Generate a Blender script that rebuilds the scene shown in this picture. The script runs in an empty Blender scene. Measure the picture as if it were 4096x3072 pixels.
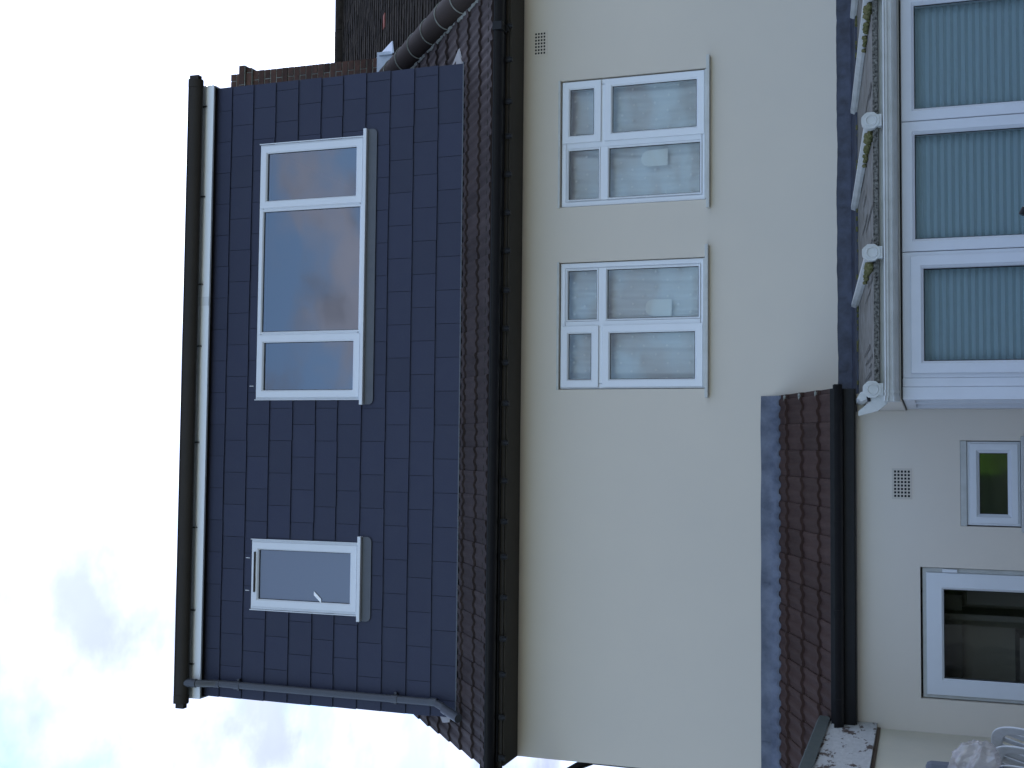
import bpy, math, random
from mathutils import Vector, Matrix, noise
random.seed(7)
R = math.radians
scene = bpy.context.scene
col = scene.collection
GZ = 2.05            # the camera stands 2.05 m above the patio; numbers below are measured from the camera's height

# ------------------------------------------------------------------ camera
PITCH, YAW, ROLL = R(18.95), R(3.2), R(-.47)
fw = Vector((math.sin(YAW)*math.cos(PITCH), math.cos(YAW)*math.cos(PITCH), math.sin(PITCH)))
rt = Vector((math.cos(YAW), -math.sin(YAW), 0)); up = rt.cross(fw)
r2 = math.cos(ROLL)*rt + math.sin(ROLL)*up
u2 = -math.sin(ROLL)*rt + math.cos(ROLL)*up
cam_d = bpy.data.cameras.new('camera'); cam = bpy.data.objects.new('camera', cam_d); col.objects.link(cam)
cam_d.sensor_fit = 'HORIZONTAL'; cam_d.sensor_width = 36; cam_d.lens = 36*4800/4096
cam_d.clip_start = .05; cam_d.clip_end = 500
m = Matrix.Identity(4)                       # the camera was held on its side: picture right = world down
for i, v in enumerate((-u2, r2, -fw)):
    for j in range(3): m[j][i] = v[j]
m.translation = (0, 0, GZ); cam.matrix_world = m
scene.camera = cam

# ------------------------------------------------------------------ sky, sun, exposure
SUN_EL, SUN_AZ = R(32), R(35)               # azimuth from +Y (behind the house) towards +X
w = bpy.data.worlds.new('World'); scene.world = w; w.use_nodes = True
nt = w.node_tree; nt.nodes.clear(); N = nt.nodes.new; L = nt.links.new
out = N('ShaderNodeOutputWorld'); bg = N('ShaderNodeBackground'); bg.inputs[1].default_value = .15
sky = N('ShaderNodeTexSky'); sky.sky_type = 'NISHITA'; sky.sun_disc = False
sky.sun_elevation = SUN_EL; sky.sun_rotation = SUN_AZ; sky.air_density = 1.0; sky.dust_density = .6; sky.ozone_density = 2.5
tc = N('ShaderNodeTexCoord'); sep = N('ShaderNodeSeparateXYZ'); L(tc.outputs['Generated'], sep.inputs[0])
def math_n(op, a, b=None, c=None):
    n = N('ShaderNodeMath'); n.operation = op
    for i, v in enumerate((a, b, c)):
        if v is None: continue
        if isinstance(v, (int, float)): n.inputs[i].default_value = v
        else: L(v, n.inputs[i])
    return n.outputs[0]
zz = math_n('ADD', math_n('MAXIMUM', sep.outputs[2], 0.0), .22)
cmb = N('ShaderNodeCombineXYZ'); L(math_n('DIVIDE', sep.outputs[0], zz), cmb.inputs[0]); L(math_n('DIVIDE', sep.outputs[1], zz), cmb.inputs[1])
cn = N('ShaderNodeTexNoise'); cn.inputs['Scale'].default_value = 5.6; cn.inputs['Detail'].default_value = 7; cn.inputs['Roughness'].default_value = .52
L(cmb.outputs[0], cn.inputs['Vector'])
ramp = N('ShaderNodeMapRange'); ramp.interpolation_type = 'SMOOTHSTEP'
ramp.inputs['From Min'].default_value = .40; ramp.inputs['From Max'].default_value = .62
sunv = Vector((math.sin(SUN_AZ)*math.cos(SUN_EL), math.cos(SUN_AZ)*math.cos(SUN_EL), math.sin(SUN_EL)))
dt = N('ShaderNodeVectorMath'); dt.operation = 'DOT_PRODUCT'; L(tc.outputs['Generated'], dt.inputs[0]); dt.inputs[1].default_value = sunv
glow = math_n('POWER', math_n('MAXIMUM', math_n('MULTIPLY_ADD', dt.outputs['Value'], .5, .5), 0.0), 8.0)   # clouds scatter sunlight forwards
L(math_n('MULTIPLY_ADD', glow, .30, cn.outputs['Fac']), ramp.inputs['Value'])
bright = math_n('MULTIPLY_ADD', glow, 4.4, 1.85)
cn2 = N('ShaderNodeTexNoise'); cn2.inputs['Scale'].default_value = 3.3; cn2.inputs['Detail'].default_value = 5; L(cmb.outputs[0], cn2.inputs['Vector'])
bright = math_n('MULTIPLY', bright, math_n('MULTIPLY_ADD', cn2.outputs['Fac'], .9, .55))
cn3 = N('ShaderNodeTexNoise'); cn3.inputs['Scale'].default_value = 4.6; cn3.inputs['Detail'].default_value = 6; cn3.inputs['Roughness'].default_value = .55; off3 = N('ShaderNodeVectorMath'); off3.inputs[1].default_value = (3.37, 3.71, 3.9); L(cmb.outputs[0], off3.inputs[0]); L(off3.outputs[0], cn3.inputs['Vector'])
thick = N('ShaderNodeMapRange'); thick.interpolation_type = 'SMOOTHSTEP'; thick.inputs['From Min'].default_value = .44; thick.inputs['From Max'].default_value = .64
L(cn3.outputs['Fac'], thick.inputs['Value'])                       # thicker, greyer parts of the cloud
bright = math_n('MULTIPLY', bright, math_n('MULTIPLY_ADD', thick.outputs[0], -.44, 1.08))
ccol = N('ShaderNodeMix'); ccol.data_type = 'RGBA'; ccol.blend_type = 'MULTIPLY'; ccol.inputs[0].default_value = 1
ccol.inputs[6].default_value = (.84, .95, 1.30, 1)
cb = N('ShaderNodeCombineXYZ'); [L(bright, cb.inputs[i]) for i in range(3)]; L(cb.outputs[0], ccol.inputs[7])
ccol.clamp_result = False
mix = N('ShaderNodeMix'); mix.data_type = 'RGBA'; mix.clamp_result = False
L(ramp.outputs[0], mix.inputs[0]); 
hz = N('ShaderNodeVectorMath'); hz.operation = 'SCALE'; hz.inputs[0].default_value = (.25, .30, .38); L(math_n('POWER', glow, 1.0), hz.inputs['Scale'])   # bright haze round the sun
hs = N('ShaderNodeVectorMath'); hs.operation = 'ADD'; L(sky.outputs[0], hs.inputs[0]); L(hz.outputs[0], hs.inputs[1]); L(hs.outputs[0], mix.inputs[6]); L(ccol.outputs[2], mix.inputs[7])
L(mix.outputs[2], bg.inputs[0]); L(bg.outputs[0], out.inputs[0])

sd = bpy.data.lights.new('sun', 'SUN'); so = bpy.data.objects.new('sun', sd); col.objects.link(so)
sd.energy = 2.0; sd.angle = R(.5); sd.color = (1, .95, .87)
so.location = (0, 20, 20); so.rotation_euler = (-sunv).to_track_quat('-Z', 'Y').to_euler()
vs = scene.view_settings; vs.view_transform = 'Standard'; vs.look = 'None'; vs.exposure = 1.5; vs.gamma = 1; vs.use_curve_mapping = False
scene.display_settings.display_device = 'sRGB'

# ------------------------------------------------------------------ materials
def mat(name, c, rough=.6, spec=.5, metal=0, noise_amt=0, noise_scale=6, c2=None, bump=0, bump_scale=60, bump_dist=.004, tint=0, coat=0):
    """Principled surface; c2 mottles the base colour by noise, tint varies it with the mesh's own 'tint' attribute."""
    M = bpy.data.materials.new(name); M.use_nodes = True; t = M.node_tree; n = t.nodes.new; l = t.links.new
    b = t.nodes['Principled BSDF']; b.inputs['Roughness'].default_value = rough
    b.inputs['Specular IOR Level'].default_value = spec; b.inputs['Metallic'].default_value = metal
    b.inputs['Coat Weight'].default_value = coat
    co = n('ShaderNodeTexCoord').outputs['Object']; cur = None
    if c2 is not None:
        nz = n('ShaderNodeTexNoise'); nz.inputs['Scale'].default_value = noise_scale; nz.inputs['Detail'].default_value = 6; nz.inputs['Roughness'].default_value = .62
        l(co, nz.inputs['Vector'])
        r = n('ShaderNodeMapRange'); r.inputs['From Min'].default_value = .35; r.inputs['From Max'].default_value = .68; l(nz.outputs['Fac'], r.inputs['Value'])
        r.inputs['To Max'].default_value = noise_amt if noise_amt else 1
        x = n('ShaderNodeMix'); x.data_type = 'RGBA'; l(r.outputs[0], x.inputs[0]); x.inputs[6].default_value = (*c, 1); x.inputs[7].default_value = (*c2, 1)
        cur = x.outputs[2]
    if tint:
        a = n('ShaderNodeAttribute'); a.attribute_name = 'tint'
        r = n('ShaderNodeMapRange'); r.inputs['To Min'].default_value = 1-tint; r.inputs['To Max'].default_value = 1+tint; l(a.outputs['Fac'], r.inputs['Value'])
        x = n('ShaderNodeVectorMath'); x.operation = 'SCALE'; l(r.outputs[0], x.inputs['Scale'])
        if cur: l(cur, x.inputs[0])
        else: x.inputs[0].default_value = c
        cur = x.outputs[0]
    if cur: l(cur, b.inputs['Base Color'])
    else: b.inputs['Base Color'].default_value = (*c, 1)
    if bump:
        nz = n('ShaderNodeTexNoise'); nz.inputs['Scale'].default_value = bump_scale; nz.inputs['Detail'].default_value = 4; l(co, nz.inputs['Vector'])
        bp = n('ShaderNodeBump'); bp.inputs['Strength'].default_value = bump; bp.inputs['Distance'].default_value = bump_dist
        l(nz.outputs['Fac'], bp.inputs['Height']); l(bp.outputs[0], b.inputs['Normal'])
    return M

def glass_mat(name, ior=2.2, rough=0.0, wave=.0, body=None, body_amt=0.0):
    """Sealed double-glazed pane: mirror-like Fresnel reflection over see-through glass (IOR raised for its four surfaces)."""
    M = bpy.data.materials.new(name); M.use_nodes = True; t = M.node_tree; t.nodes.clear(); n = t.nodes.new; l = t.links.new
    o = n('ShaderNodeOutputMaterial'); g = n('ShaderNodeBsdfGlossy'); tr = n('ShaderNodeBsdfTransparent'); f = n('ShaderNodeFresnel'); x = n('ShaderNodeMixShader')
    g.inputs['Roughness'].default_value = rough; f.inputs[0].default_value = ior
    tr.inputs[0].default_value = (.92, .95, .94, 1)
    if wave:
        c = n('ShaderNodeTexCoord'); z = n('ShaderNodeTexNoise'); z.inputs['Scale'].default_value = 2.2; z.inputs['Detail'].default_value = 1; l(c.outputs['Object'], z.inputs['Vector'])
        b = n('ShaderNodeBump'); b.inputs['Strength'].default_value = 1; b.inputs['Distance'].default_value = wave; l(z.outputs['Fac'], b.inputs['Height']); l(b.outputs[0], g.inputs['Normal'])
    base = tr.outputs[0]
    if body:
        d = n('ShaderNodeBsdfDiffuse'); d.inputs[0].default_value = (*body, 1); y = n('ShaderNodeMixShader'); y.inputs[0].default_value = body_amt
        l(tr.outputs[0], y.inputs[1]); l(d.outputs[0], y.inputs[2]); base = y.outputs[0]
    l(f.outputs[0], x.inputs[0]); l(base, x.inputs[1]); l(g.outputs[0], x.inputs[2]); l(x.outputs[0], o.inputs[0])
    return M

M = dict(
    render=mat('cream_masonry_paint', (.615, .552, .462), .85, .3, noise_amt=.55, noise_scale=1.1, c2=(.575, .522, .445), bump=.25, bump_scale=120, bump_dist=.002),
    low_render=mat('bounce_lifted_cream_paint', (.71, .635, .535), .85, .3, noise_amt=.55, noise_scale=1.1, c2=(.67, .61, .52), bump=.25, bump_scale=120, bump_dist=.002),  # cream paint lightened: missing ground bounce light is put into the colour
    side_render=mat('weathered_cream_render', (.60, .55, .43), .85, .3, noise_amt=.8, noise_scale=1.6, c2=(.52, .49, .40), bump=.25, bump_scale=120, bump_dist=.002),
    upvc=mat('white_upvc', (.71, .725, .74), .28, .5, noise_amt=.35, noise_scale=9, c2=(.66, .67, .68)),
    shade_offset_upvc=mat('shade_offset_white_upvc', (.84, .86, .88), .3), con_upvc=mat('dull_white_upvc', (.62, .63, .66), .3, .5, noise_amt=.4, noise_scale=5, c2=(.54, .545, .56)),  # dormer fascia white is lightened in colour to offset the gutter's shade
    old_upvc=mat('aged_white_upvc', (.54, .54, .51), .4, .4, noise_amt=.8, noise_scale=9, c2=(.43, .43, .39)),
    slate=mat('fibre_cement_slate', (.0185, .0215, .047), .55, .4, noise_amt=.7, noise_scale=5, c2=(.0225, .026, .050), bump=.35, bump_scale=45, bump_dist=.002, tint=.10),
    membrane=mat('black_membrane', (.010, .010, .011), .8),
    tile=mat('brown_interlocking_tile', (.042, .030, .028), .75, .25, noise_amt=.8, noise_scale=9, c2=(.058, .043, .040), bump=.5, bump_scale=90, bump_dist=.003, tint=.16),
    porch_tile=mat('red_brown_interlocking_tile', (.046, .025, .020), .75, .2, noise_amt=.8, noise_scale=8, c2=(.058, .034, .028), bump=.5, bump_scale=90, bump_dist=.003, tint=.13),
    plain=mat('weathered_plain_clay_tile', (.018, .014, .011), .9, .08, noise_amt=1, noise_scale=16, c2=(.034, .028, .022), bump=.6, bump_scale=70, bump_dist=.004, tint=.45),
    red_tile=mat('red_clay', (.30, .055, .03), .8, noise_amt=.6, noise_scale=30, c2=(.12, .05, .03)),
    ridge=mat('brown_half_round_tile', (.040, .028, .022), .8, .2, noise_amt=.7, noise_scale=7, c2=(.031, .023, .019), bump=.4, bump_scale=60, bump_dist=.003),
    mortar=mat('grey_mortar', (.30, .30, .27), .95, .2, noise_amt=1, noise_scale=30, c2=(.17, .18, .15), bump=.7, bump_scale=80, bump_dist=.006),
    black=mat('black_pvc', (.008, .0075, .009), .45, .22, noise_amt=.6, noise_scale=8, c2=(.014, .013, .013)),
    grey_pvc=mat('dark_grey_pvc', (.060, .064, .075), .4, .5, noise_amt=.5, noise_scale=8, c2=(.05, .05, .055)),
    brown=mat('dark_brown_paint', (.030, .024, .018), .6, .25, noise_amt=.6, noise_scale=5, c2=(.022, .018, .014)),
    soffit_brown=mat('brown_soffit_paint', (.066, .058, .048), .8, .2, noise_amt=.6, noise_scale=5, c2=(.052, .046, .038)),
    lead=mat('pale_lead', (.135, .150, .190), .6, .35, noise_amt=1, noise_scale=7, c2=(.062, .072, .098), bump=.5, bump_scale=14, bump_dist=.008),
    dark_lead=mat('dark_lead', (.048, .056, .082), .55, .4, noise_amt=1, noise_scale=11, c2=(.022, .024, .034), bump=.6, bump_scale=16, bump_dist=.008),
    skylit_lead=mat('skylit_lead', (.55, .60, .66), .5, .5, noise_amt=.8, noise_scale=12, c2=(.40, .46, .54)), pale_board=mat('pale_cement_board', (.36, .34, .33), .85),  # chimney lead: the sky light it catches is put into its lighter colour
    apron=mat('grey_lead_apron', (.075, .080, .090), .5, .5, noise_amt=.6, noise_scale=8, c2=(.095, .10, .11)),
    brick=mat('dark_brick', (.085, .042, .030), .9, .3, noise_amt=1, noise_scale=18, c2=(.045, .029, .023), bump=.5, bump_scale=80, bump_dist=.004, tint=.4),
    dark=mat('dark_void', (.006, .006, .008), .9),
    room=mat('dim_room_plaster', (.22, .21, .19), .9),
    kitchen=mat('kitchen_plaster', (.34, .29, .22), .9),
    cupboard=mat('dark_cupboard', (.15, .125, .095), .6),
    curtain=mat('white_voile', (.86, .88, .90), .9, .1, noise_amt=.4, noise_scale=5, c2=(.80, .83, .86)),
    dot=mat('white_embroidery', (.97, .97, .97), .9),
    card=mat('white_card', (.93, .95, .94), .8),
    blind=mat('teal_pleated_fabric', (.48, .575, .62), .9, .1),
    sheet=mat('grubby_polycarbonate', (.21, .205, .185), .6, .3, noise_amt=1, noise_scale=9, c2=(.085, .072, .055)),
    grime=mat('grime_and_lichen', (.012, .011, .009), .95, .15, noise_amt=1, noise_scale=62, c2=(.24, .23, .20), bump=.6, bump_scale=60, bump_dist=.006),
    moss=mat('moss', (.075, .085, .025), .95, .1, noise_amt=1, noise_scale=40, c2=(.16, .14, .07), bump=1, bump_scale=60, bump_dist=.01),
    felt=mat('green_grey_felt', (.075, .088, .085), .9, .2, noise_amt=.7, noise_scale=14, c2=(.10, .11, .10)),
    wood=mat('bare_timber', (.09, .06, .04), .9),
    plastic=mat('white_garden_plastic', (.62, .63, .64), .45, .5, noise_amt=.9, noise_scale=11, c2=(.48, .48, .47)),
    grey_cloth=mat('grey_cloth', (.14, .15, .18), .9), tan=mat('tan_frame', (.34, .29, .17), .5), canvas=mat('pale_canvas', (.62, .66, .72), .8),
    paving=mat('concrete_paving', (.42, .43, .445), .9, .3, noise_amt=1, noise_scale=2.5, c2=(.33, .34, .35), bump=.4, bump_scale=40),
    grass=mat('lawn', (.022, .033, .016), .9, .1, noise_amt=1, noise_scale=3, c2=(.032, .040, .022), bump=.8, bump_scale=60, bump_dist=.03),
    dark_leaf=mat('dark_hedge_leaf', (.022, .040, .014), .7, .2, tint=.5), leaf=mat('shrub_leaf', (.16, .34, .03), .6, .4, tint=.4), bark=mat('bark', (.07, .05, .035), .9),
    glass=glass_mat('clear_glazing', 3.0, 0, .0012), curtain_glass=glass_mat('curtained_glazing', 1.85, 0, .0015), door_glass=glass_mat('door_glazing', 1.5, 0, .001),
    obscure=glass_mat('frosted_glazing', 2.4, .30, 0, (.10, .14, .22), .5),
    reeded=glass_mat('reeded_glazing', 3.0, .05, .006, (.03, .05, .05), .25),
    cons_glass=glass_mat('conservatory_glazing', 1.5, 0, .001),
)
# peeling white paint over bare timber: chips with hard edges, more of them near the board's lower edge
def peel():
    Mx = bpy.data.materials.new('peeling_white_paint'); Mx.use_nodes = True; t = Mx.node_tree; n = t.nodes.new; l = t.links.new
    b = t.nodes['Principled BSDF']; b.inputs['Roughness'].default_value = .8
    c = n('ShaderNodeTexCoord'); mp = n('ShaderNodeMapping'); mp.inputs['Scale'].default_value = (1, .55, 1.3); l(c.outputs['Object'], mp.inputs[0])
    z = n('ShaderNodeTexNoise'); z.inputs['Scale'].default_value = 10; z.inputs['Detail'].default_value = 7; z.inputs['Roughness'].default_value = .68; l(mp.outputs[0], z.inputs['Vector'])
    r = n('ShaderNodeMapRange'); r.inputs['From Min'].default_value = .555; r.inputs['From Max'].default_value = .60; l(z.outputs['Fac'], r.inputs['Value'])
    z2 = n('ShaderNodeTexNoise'); z2.inputs['Scale'].default_value = 30; z2.inputs['Detail'].default_value = 4; l(mp.outputs[0], z2.inputs['Vector'])
    x0 = n('ShaderNodeMix'); x0.data_type = 'RGBA'; l(z2.outputs['Fac'], x0.inputs[0]); x0.inputs[6].default_value = (.34, .34, .33, 1); x0.inputs[7].default_value = (.56, .56, .55, 1)
    x = n('ShaderNodeMix'); x.data_type = 'RGBA'; l(r.outputs[0], x.inputs[0]); l(x0.outputs[2], x.inputs[6]); x.inputs[7].default_value = (.075, .05, .04, 1)
    l(x.outputs[2], b.inputs['Base Color'])
    bp = n('ShaderNodeBump'); bp.inputs['Distance'].default_value = .008; bp.inputs['Strength'].default_value = .8; l(z.outputs['Fac'], bp.inputs['Height']); l(bp.outputs[0], b.inputs['Normal'])
    return Mx
M['peel'] = peel()
def film():
    Mx = bpy.data.materials.new('clear_polythene'); Mx.use_nodes = True; t = Mx.node_tree; t.nodes.clear(); n = t.nodes.new; l = t.links.new
    o = n('ShaderNodeOutputMaterial'); tr = n('ShaderNodeBsdfTransparent'); d = n('ShaderNodeBsdfDiffuse'); tl = n('ShaderNodeBsdfTranslucent'); g = n('ShaderNodeBsdfGlossy')
    d.inputs[0].default_value = (.62, .58, .57, 1); tl.inputs[0].default_value = (.6, .56, .54, 1); g.inputs['Roughness'].default_value = .18
    a = n('ShaderNodeMixShader'); a.inputs[0].default_value = .35; l(d.outputs[0], a.inputs[1]); l(tl.outputs[0], a.inputs[2])
    b = n('ShaderNodeMixShader'); b.inputs[0].default_value = .52; l(tr.outputs[0], b.inputs[1]); l(a.outputs[0], b.inputs[2])
    e = n('ShaderNodeMixShader'); e.inputs[0].default_value = .10; l(b.outputs[0], e.inputs[1]); l(g.outputs[0], e.inputs[2]); l(e.outputs[0], o.inputs[0])
    return Mx
M['film'] = film()

# ------------------------------------------------------------------ helpers
origin = {}
def tag(o, label=None, cat=None, group=None, kind=None):
    if label: o['label'] = label
    if cat: o['category'] = cat
    if group: o['group'] = group
    if kind: o['kind'] = kind
    return o
def thing(name, label, cat, loc, group=None):
    o = bpy.data.objects.new(name, None); col.objects.link(o); o.empty_display_size = .3
    o.location = (loc[0], loc[1], loc[2]+GZ); origin[o.name] = Vector(o.location)
    return tag(o, label, cat, group)

class MB:
    def __init__(s): s.v = []; s.f = []; s.t = []; s.alt = None
    def add(s, pts): n = len(s.v); s.v += [(p[0], p[1], p[2]+GZ) for p in pts]; return n
    def face(s, idx, t=.5): s.f.append(tuple(idx)); s.t.append(t)
    def poly(s, pts, t=.5): n = s.add(pts); s.face(range(n, n+len(pts)), t)
    def hexa(s, p, t=.5):      # p: 4 bottom corners, 4 top corners
        n = s.add(p)
        for q in ((0,3,2,1),(4,5,6,7),(0,1,5,4),(1,2,6,5),(2,3,7,6),(3,0,4,7)): s.face([n+i for i in q], t)
    def box(s, x0, x1, y0, y1, z0, z1, t=.5):
        s.hexa([(x0,y0,z0),(x1,y0,z0),(x1,y1,z0),(x0,y1,z0),(x0,y0,z1),(x1,y0,z1),(x1,y1,z1),(x0,y1,z1)], t)
    def prism_x(s, prof, x0, x1, t=.5):     # prof: (y,z) loop, extruded along X
        k = len(prof); n = s.add([(x0, y, z) for y, z in prof] + [(x1, y, z) for y, z in prof])
        for i in range(k): j = (i+1) % k; s.face((n+i, n+j, n+k+j, n+k+i), t)
        s.face(range(n, n+k), t); s.face(range(n+2*k-1, n+k-1, -1), t)
    def prism_y(s, prof, y0, y1, t=.5):     # prof: (x,z) loop
        k = len(prof); n = s.add([(x, y0, z) for x, z in prof] + [(x, y1, z) for x, z in prof])
        for i in range(k): j = (i+1) % k; s.face((n+i, n+j, n+k+j, n+k+i), t)
        s.face(range(n, n+k), t); s.face(range(n+2*k-1, n+k-1, -1), t)
    def tube(s, pts, r, n=12, cap=True, sx=1.0):
        pts = [Vector(p) for p in pts]; rings = []; prev = None
        rs = r if isinstance(r, (list, tuple)) else [r]*len(pts)
        for i, p in enumerate(pts):
            d = (pts[min(i+1, len(pts)-1)] - pts[max(i-1, 0)]).normalized()
            a = prev - prev.dot(d)*d if prev else d.orthogonal()
            a.normalize(); prev = a; b = d.cross(a)
            rings.append(s.add([p + rs[i]*(math.cos(2*math.pi*k/n)*a + sx*math.sin(2*math.pi*k/n)*b) for k in range(n)]))
        for q, w_ in zip(rings, rings[1:]):
            for k in range(n): j = (k+1) % n; s.face((q+k, q+j, w_+j, w_+k))
        if cap: s.face(range(rings[0]+n-1, rings[0]-1, -1)); s.face(range(rings[-1], rings[-1]+n))
    def frame(s, x0, x1, z0, z1, wd, yf, yb, ch=.012):   # mitred frame with a chamfered glazing edge, facing -Y
        rects = []
        for off, y in ((0, yb), (0, yf+.003), (.003, yf), (wd-ch, yf), (wd, yf+ch), (wd, yb)):
            rects.append(s.add([(x0+off,y,z0+off),(x1-off,y,z0+off),(x1-off,y,z1-off),(x0+off,y,z1-off)]))
        rects.append(rects[0])
        for a, b in zip(rects, rects[1:]):
            for k in range(4): j = (k+1) % 4; s.face((a+k, a+j, b+j, b+k))
    def wall(s, x0, x1, z0, z1, yf, yb, holes=()):       # wall facing -Y with real openings
        xs = sorted({x0, x1, *[h[0] for h in holes], *[h[1] for h in holes]}); zs = sorted({z0, z1, *[h[2] for h in holes], *[h[3] for h in holes]})
        for xa, xb in zip(xs, xs[1:]):
            for za, zb in zip(zs, zs[1:]):
                cx, cz = (xa+xb)/2, (za+zb)/2
                if any(h[0] < cx < h[1] and h[2] < cz < h[3] for h in holes): continue
                s.poly([(xa,yf,za),(xb,yf,za),(xb,yf,zb),(xa,yf,zb)]); s.poly([(xa,yb,za),(xa,yb,zb),(xb,yb,zb),(xb,yb,za)])
        for a, b, c, d, sg in [(x0,x1,z0,z1,-1)] + [(*h, 1) for h in holes]:
            for (p, q) in (((a,c),(b,c)), ((b,c),(b,d)), ((b,d),(a,d)), ((a,d),(a,c))):
                s.poly([(p[0],yf,p[1]),(p[0],yb,p[1]),(q[0],yb,q[1]),(q[0],yf,q[1])][::sg])
    def each(s, name, material, parent, **k):              # every loose piece becomes a part of its own
        p = list(range(len(s.v)))
        def root(i):
            while p[i] != i: p[i] = p[p[i]]; i = p[i]
            return i
        for f in s.f:
            for i in f[1:]: p[root(i)] = root(f[0])
        groups = {}
        for f, t in zip(s.f, s.t): groups.setdefault(root(f[0]), []).append((f, t))
        out_ = []
        for fs in groups.values():
            ids = sorted({i for f, _ in fs for i in f}); mp_ = {i: j for j, i in enumerate(ids)}
            m_ = MB(); m_.v = [s.v[i] for i in ids]; m_.f = [tuple(mp_[i] for i in f) for f, _ in fs]; m_.t = [t for _, t in fs]
            out_.append(m_.build(name, material, parent, **k))
        return out_
    def build(s, name, material, parent=None, smooth=False, bevel=0, label=None):
        root = parent
        while root is not None and root.parent is not None: root = root.parent
        o = origin[root.name] if root is not None else Vector((0, 0, 0))
        me = bpy.data.meshes.new(name); me.from_pydata([(a-o.x, b-o.y, c-o.z) for a, b, c in s.v], [], s.f)
        me.materials.append(material)
        at = me.attributes.new('tint', 'FLOAT', 'FACE'); at.data.foreach_set('value', s.t)
        if s.alt: me.materials.append(s.alt[1]); me.polygons.foreach_set('material_index', [1 if i >= s.alt[0] else 0 for i in range(len(s.f))])
        if smooth: me.polygons.foreach_set('use_smooth', [True]*len(s.f)); 
        ob = bpy.data.objects.new(name, me); col.objects.link(ob); ob.parent = parent
        if smooth:
            try: me.set_sharp_from_angle(angle=R(38))
            except Exception: pass
        if bevel:
            bm = ob.modifiers.new('bevel', 'BEVEL'); bm.width = bevel; bm.segments = 2; bm.limit_method = 'ANGLE'; bm.angle_limit = R(40)
        if label: ob['label'] = label
        return ob

def lone(name, mb, material, label, cat, loc, group=None, **k):
    """a thing that is one mesh: its origin is put at loc"""
    e = Vector((loc[0], loc[1], loc[2]+GZ)); mb.v = [(a-e.x, b-e.y, c-e.z) for a, b, c in mb.v]
    ob = mb.build(name, material, None, **k); ob.location = e; origin[ob.name] = e
    return tag(ob, label, cat, group)

# ------------------------------------------------------------------ ground
g = MB(); g.box(-40, 40, -60, 60, -2.65, -2.07); tag(g.build('lawn', M['grass']), kind='structure')
g = MB()
for i in range(-8, 12):
    for j in range(0, 14):
        g.box(i*.6+.004, i*.6+.596, 1.2+j*.6+.004, 1.2+j*.6+.596, -2.10, -2.05+random.uniform(-.002, .002), random.random())
tag(g.build('patio', M['paving']), kind='structure')

# ------------------------------------------------------------------ roof coverings
def interlock(mb, X0, X1, edges, Z0, Y0, T, lift=.026, jit=.003, gap=.002):
    """two-roll interlocking tiles 200 mm wide; edges = Y of each course's lower edge, roof plane through (Y0,Z0) with slope T"""
    cs = 1/math.sqrt(1+T*T); nY, nZ = -T*cs, cs
    n0, n1 = math.floor(X0/.2)-1, math.ceil(X1/.2)+1
    for ci in range(len(edges)-1):
        ya, yb = edges[ci], edges[ci+1]+.05
        for k in range(n0, n1):
            a, b = k*.2+gap, k*.2+.2
            a2, b2 = max(a, X0), min(b, X1)
            if b2-a2 < .01: continue
            t = random.random(); j1 = random.uniform(-jit, jit); j2 = random.uniform(-jit, jit)*.5
            us = [0, .06, .16, .22, .28, .34, .42, .48, .54, .62, .68, .74, .80, .86, .94, 1.0]
            hs = [.001, .000, .000, .002, .008, .012, .013, .010, .004, .000, .000, .003, .009, .013, .013, .009]
            xs = [a+(b-a)*u for u in us]; pts = [(x, h) for x, h in zip(xs, hs) if a2-1e-6 <= x <= b2+1e-6]
            if len(pts) < 2: continue
            lo, loB, hi = [], [], []
            for x, h in pts:
                d = lift+h+j1; y = ya+j2*2
                z = Z0+(y-Y0)*T
                lo.append((x, y+nY*d, z+nZ*d)); d0 = h-.004+j1; loB.append((x, y+nY*d0, z+nZ*d0))
                z = Z0+(yb-Y0)*T; d = h+.001; hi.append((x, yb+nY*d, z+nZ*d))
            n = mb.add(loB+lo+hi); q = len(pts)
            for i in range(q-1):
                mb.face((n+i, n+i+1, n+q+i+1, n+q+i), t); mb.face((n+q+i, n+q+i+1, n+2*q+i+1, n+2*q+i), t)
            for i in (0, q-1): mb.face((n+i, n+q+i, n+2*q+i), t)

T40 = math.tan(R(40))
def zroof(y, lift=0): return 3.845+(y-9.845)*T40+lift       # pan level of the main roof
# ================================================================== HOUSE
YW = 9.72
house = thing('house', 'cream rendered two-storey house with slate-clad box dormer on its brown tiled roof', 'house', (0.7, YW, -2.05))
HR = (2.045, 3.14, 1.668, 2.925); HL = (.493, 1.573, 1.678, 2.925)
b = MB(); b.wall(-2.593, 4.03, -2.05, 3.30, YW, YW+.25, (HR, HL))
b.build('wall', M['render'], house)
b = MB()                                                     # gable end and back
for y0, y1 in ((YW+.25, 17.5),):
    b.box(-2.593, -2.343, y0, y1, -2.05, 3.30)
b.box(-2.593, 4.03, 17.5, 17.75, -2.05, 3.30)
b.prism_x([(YW+.02, 3.302), (17.7, 3.302), (13.74, 6.98), (YW+.02, 3.63)], -2.59, -2.555)
b.build('gable_wall', M['render'], house)
b = MB(); b.prism_x([(9.30, 3.30), (18.1, 3.30), (13.74, 7.03)], -2.552, 4.0); b.build('roof_space', M['dark'], house)
b = MB()
for (xa, xb, za, zb, yb_) in ((.2, 1.85, .9, 3.25, 12), (1.9, 3.5, .9, 3.25, 12)):
    n = b.add([(xa,YW+.26,za),(xb,YW+.26,za),(xb,YW+.26,zb),(xa,YW+.26,zb),(xa,yb_,za),(xb,yb_,za),(xb,yb_,zb),(xa,yb_,zb)])
    for q in ((4,7,6,5),(0,4,5,1),(1,5,6,2),(2,6,7,3),(3,7,4,0)): b.face([n+i for i in q])
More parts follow.
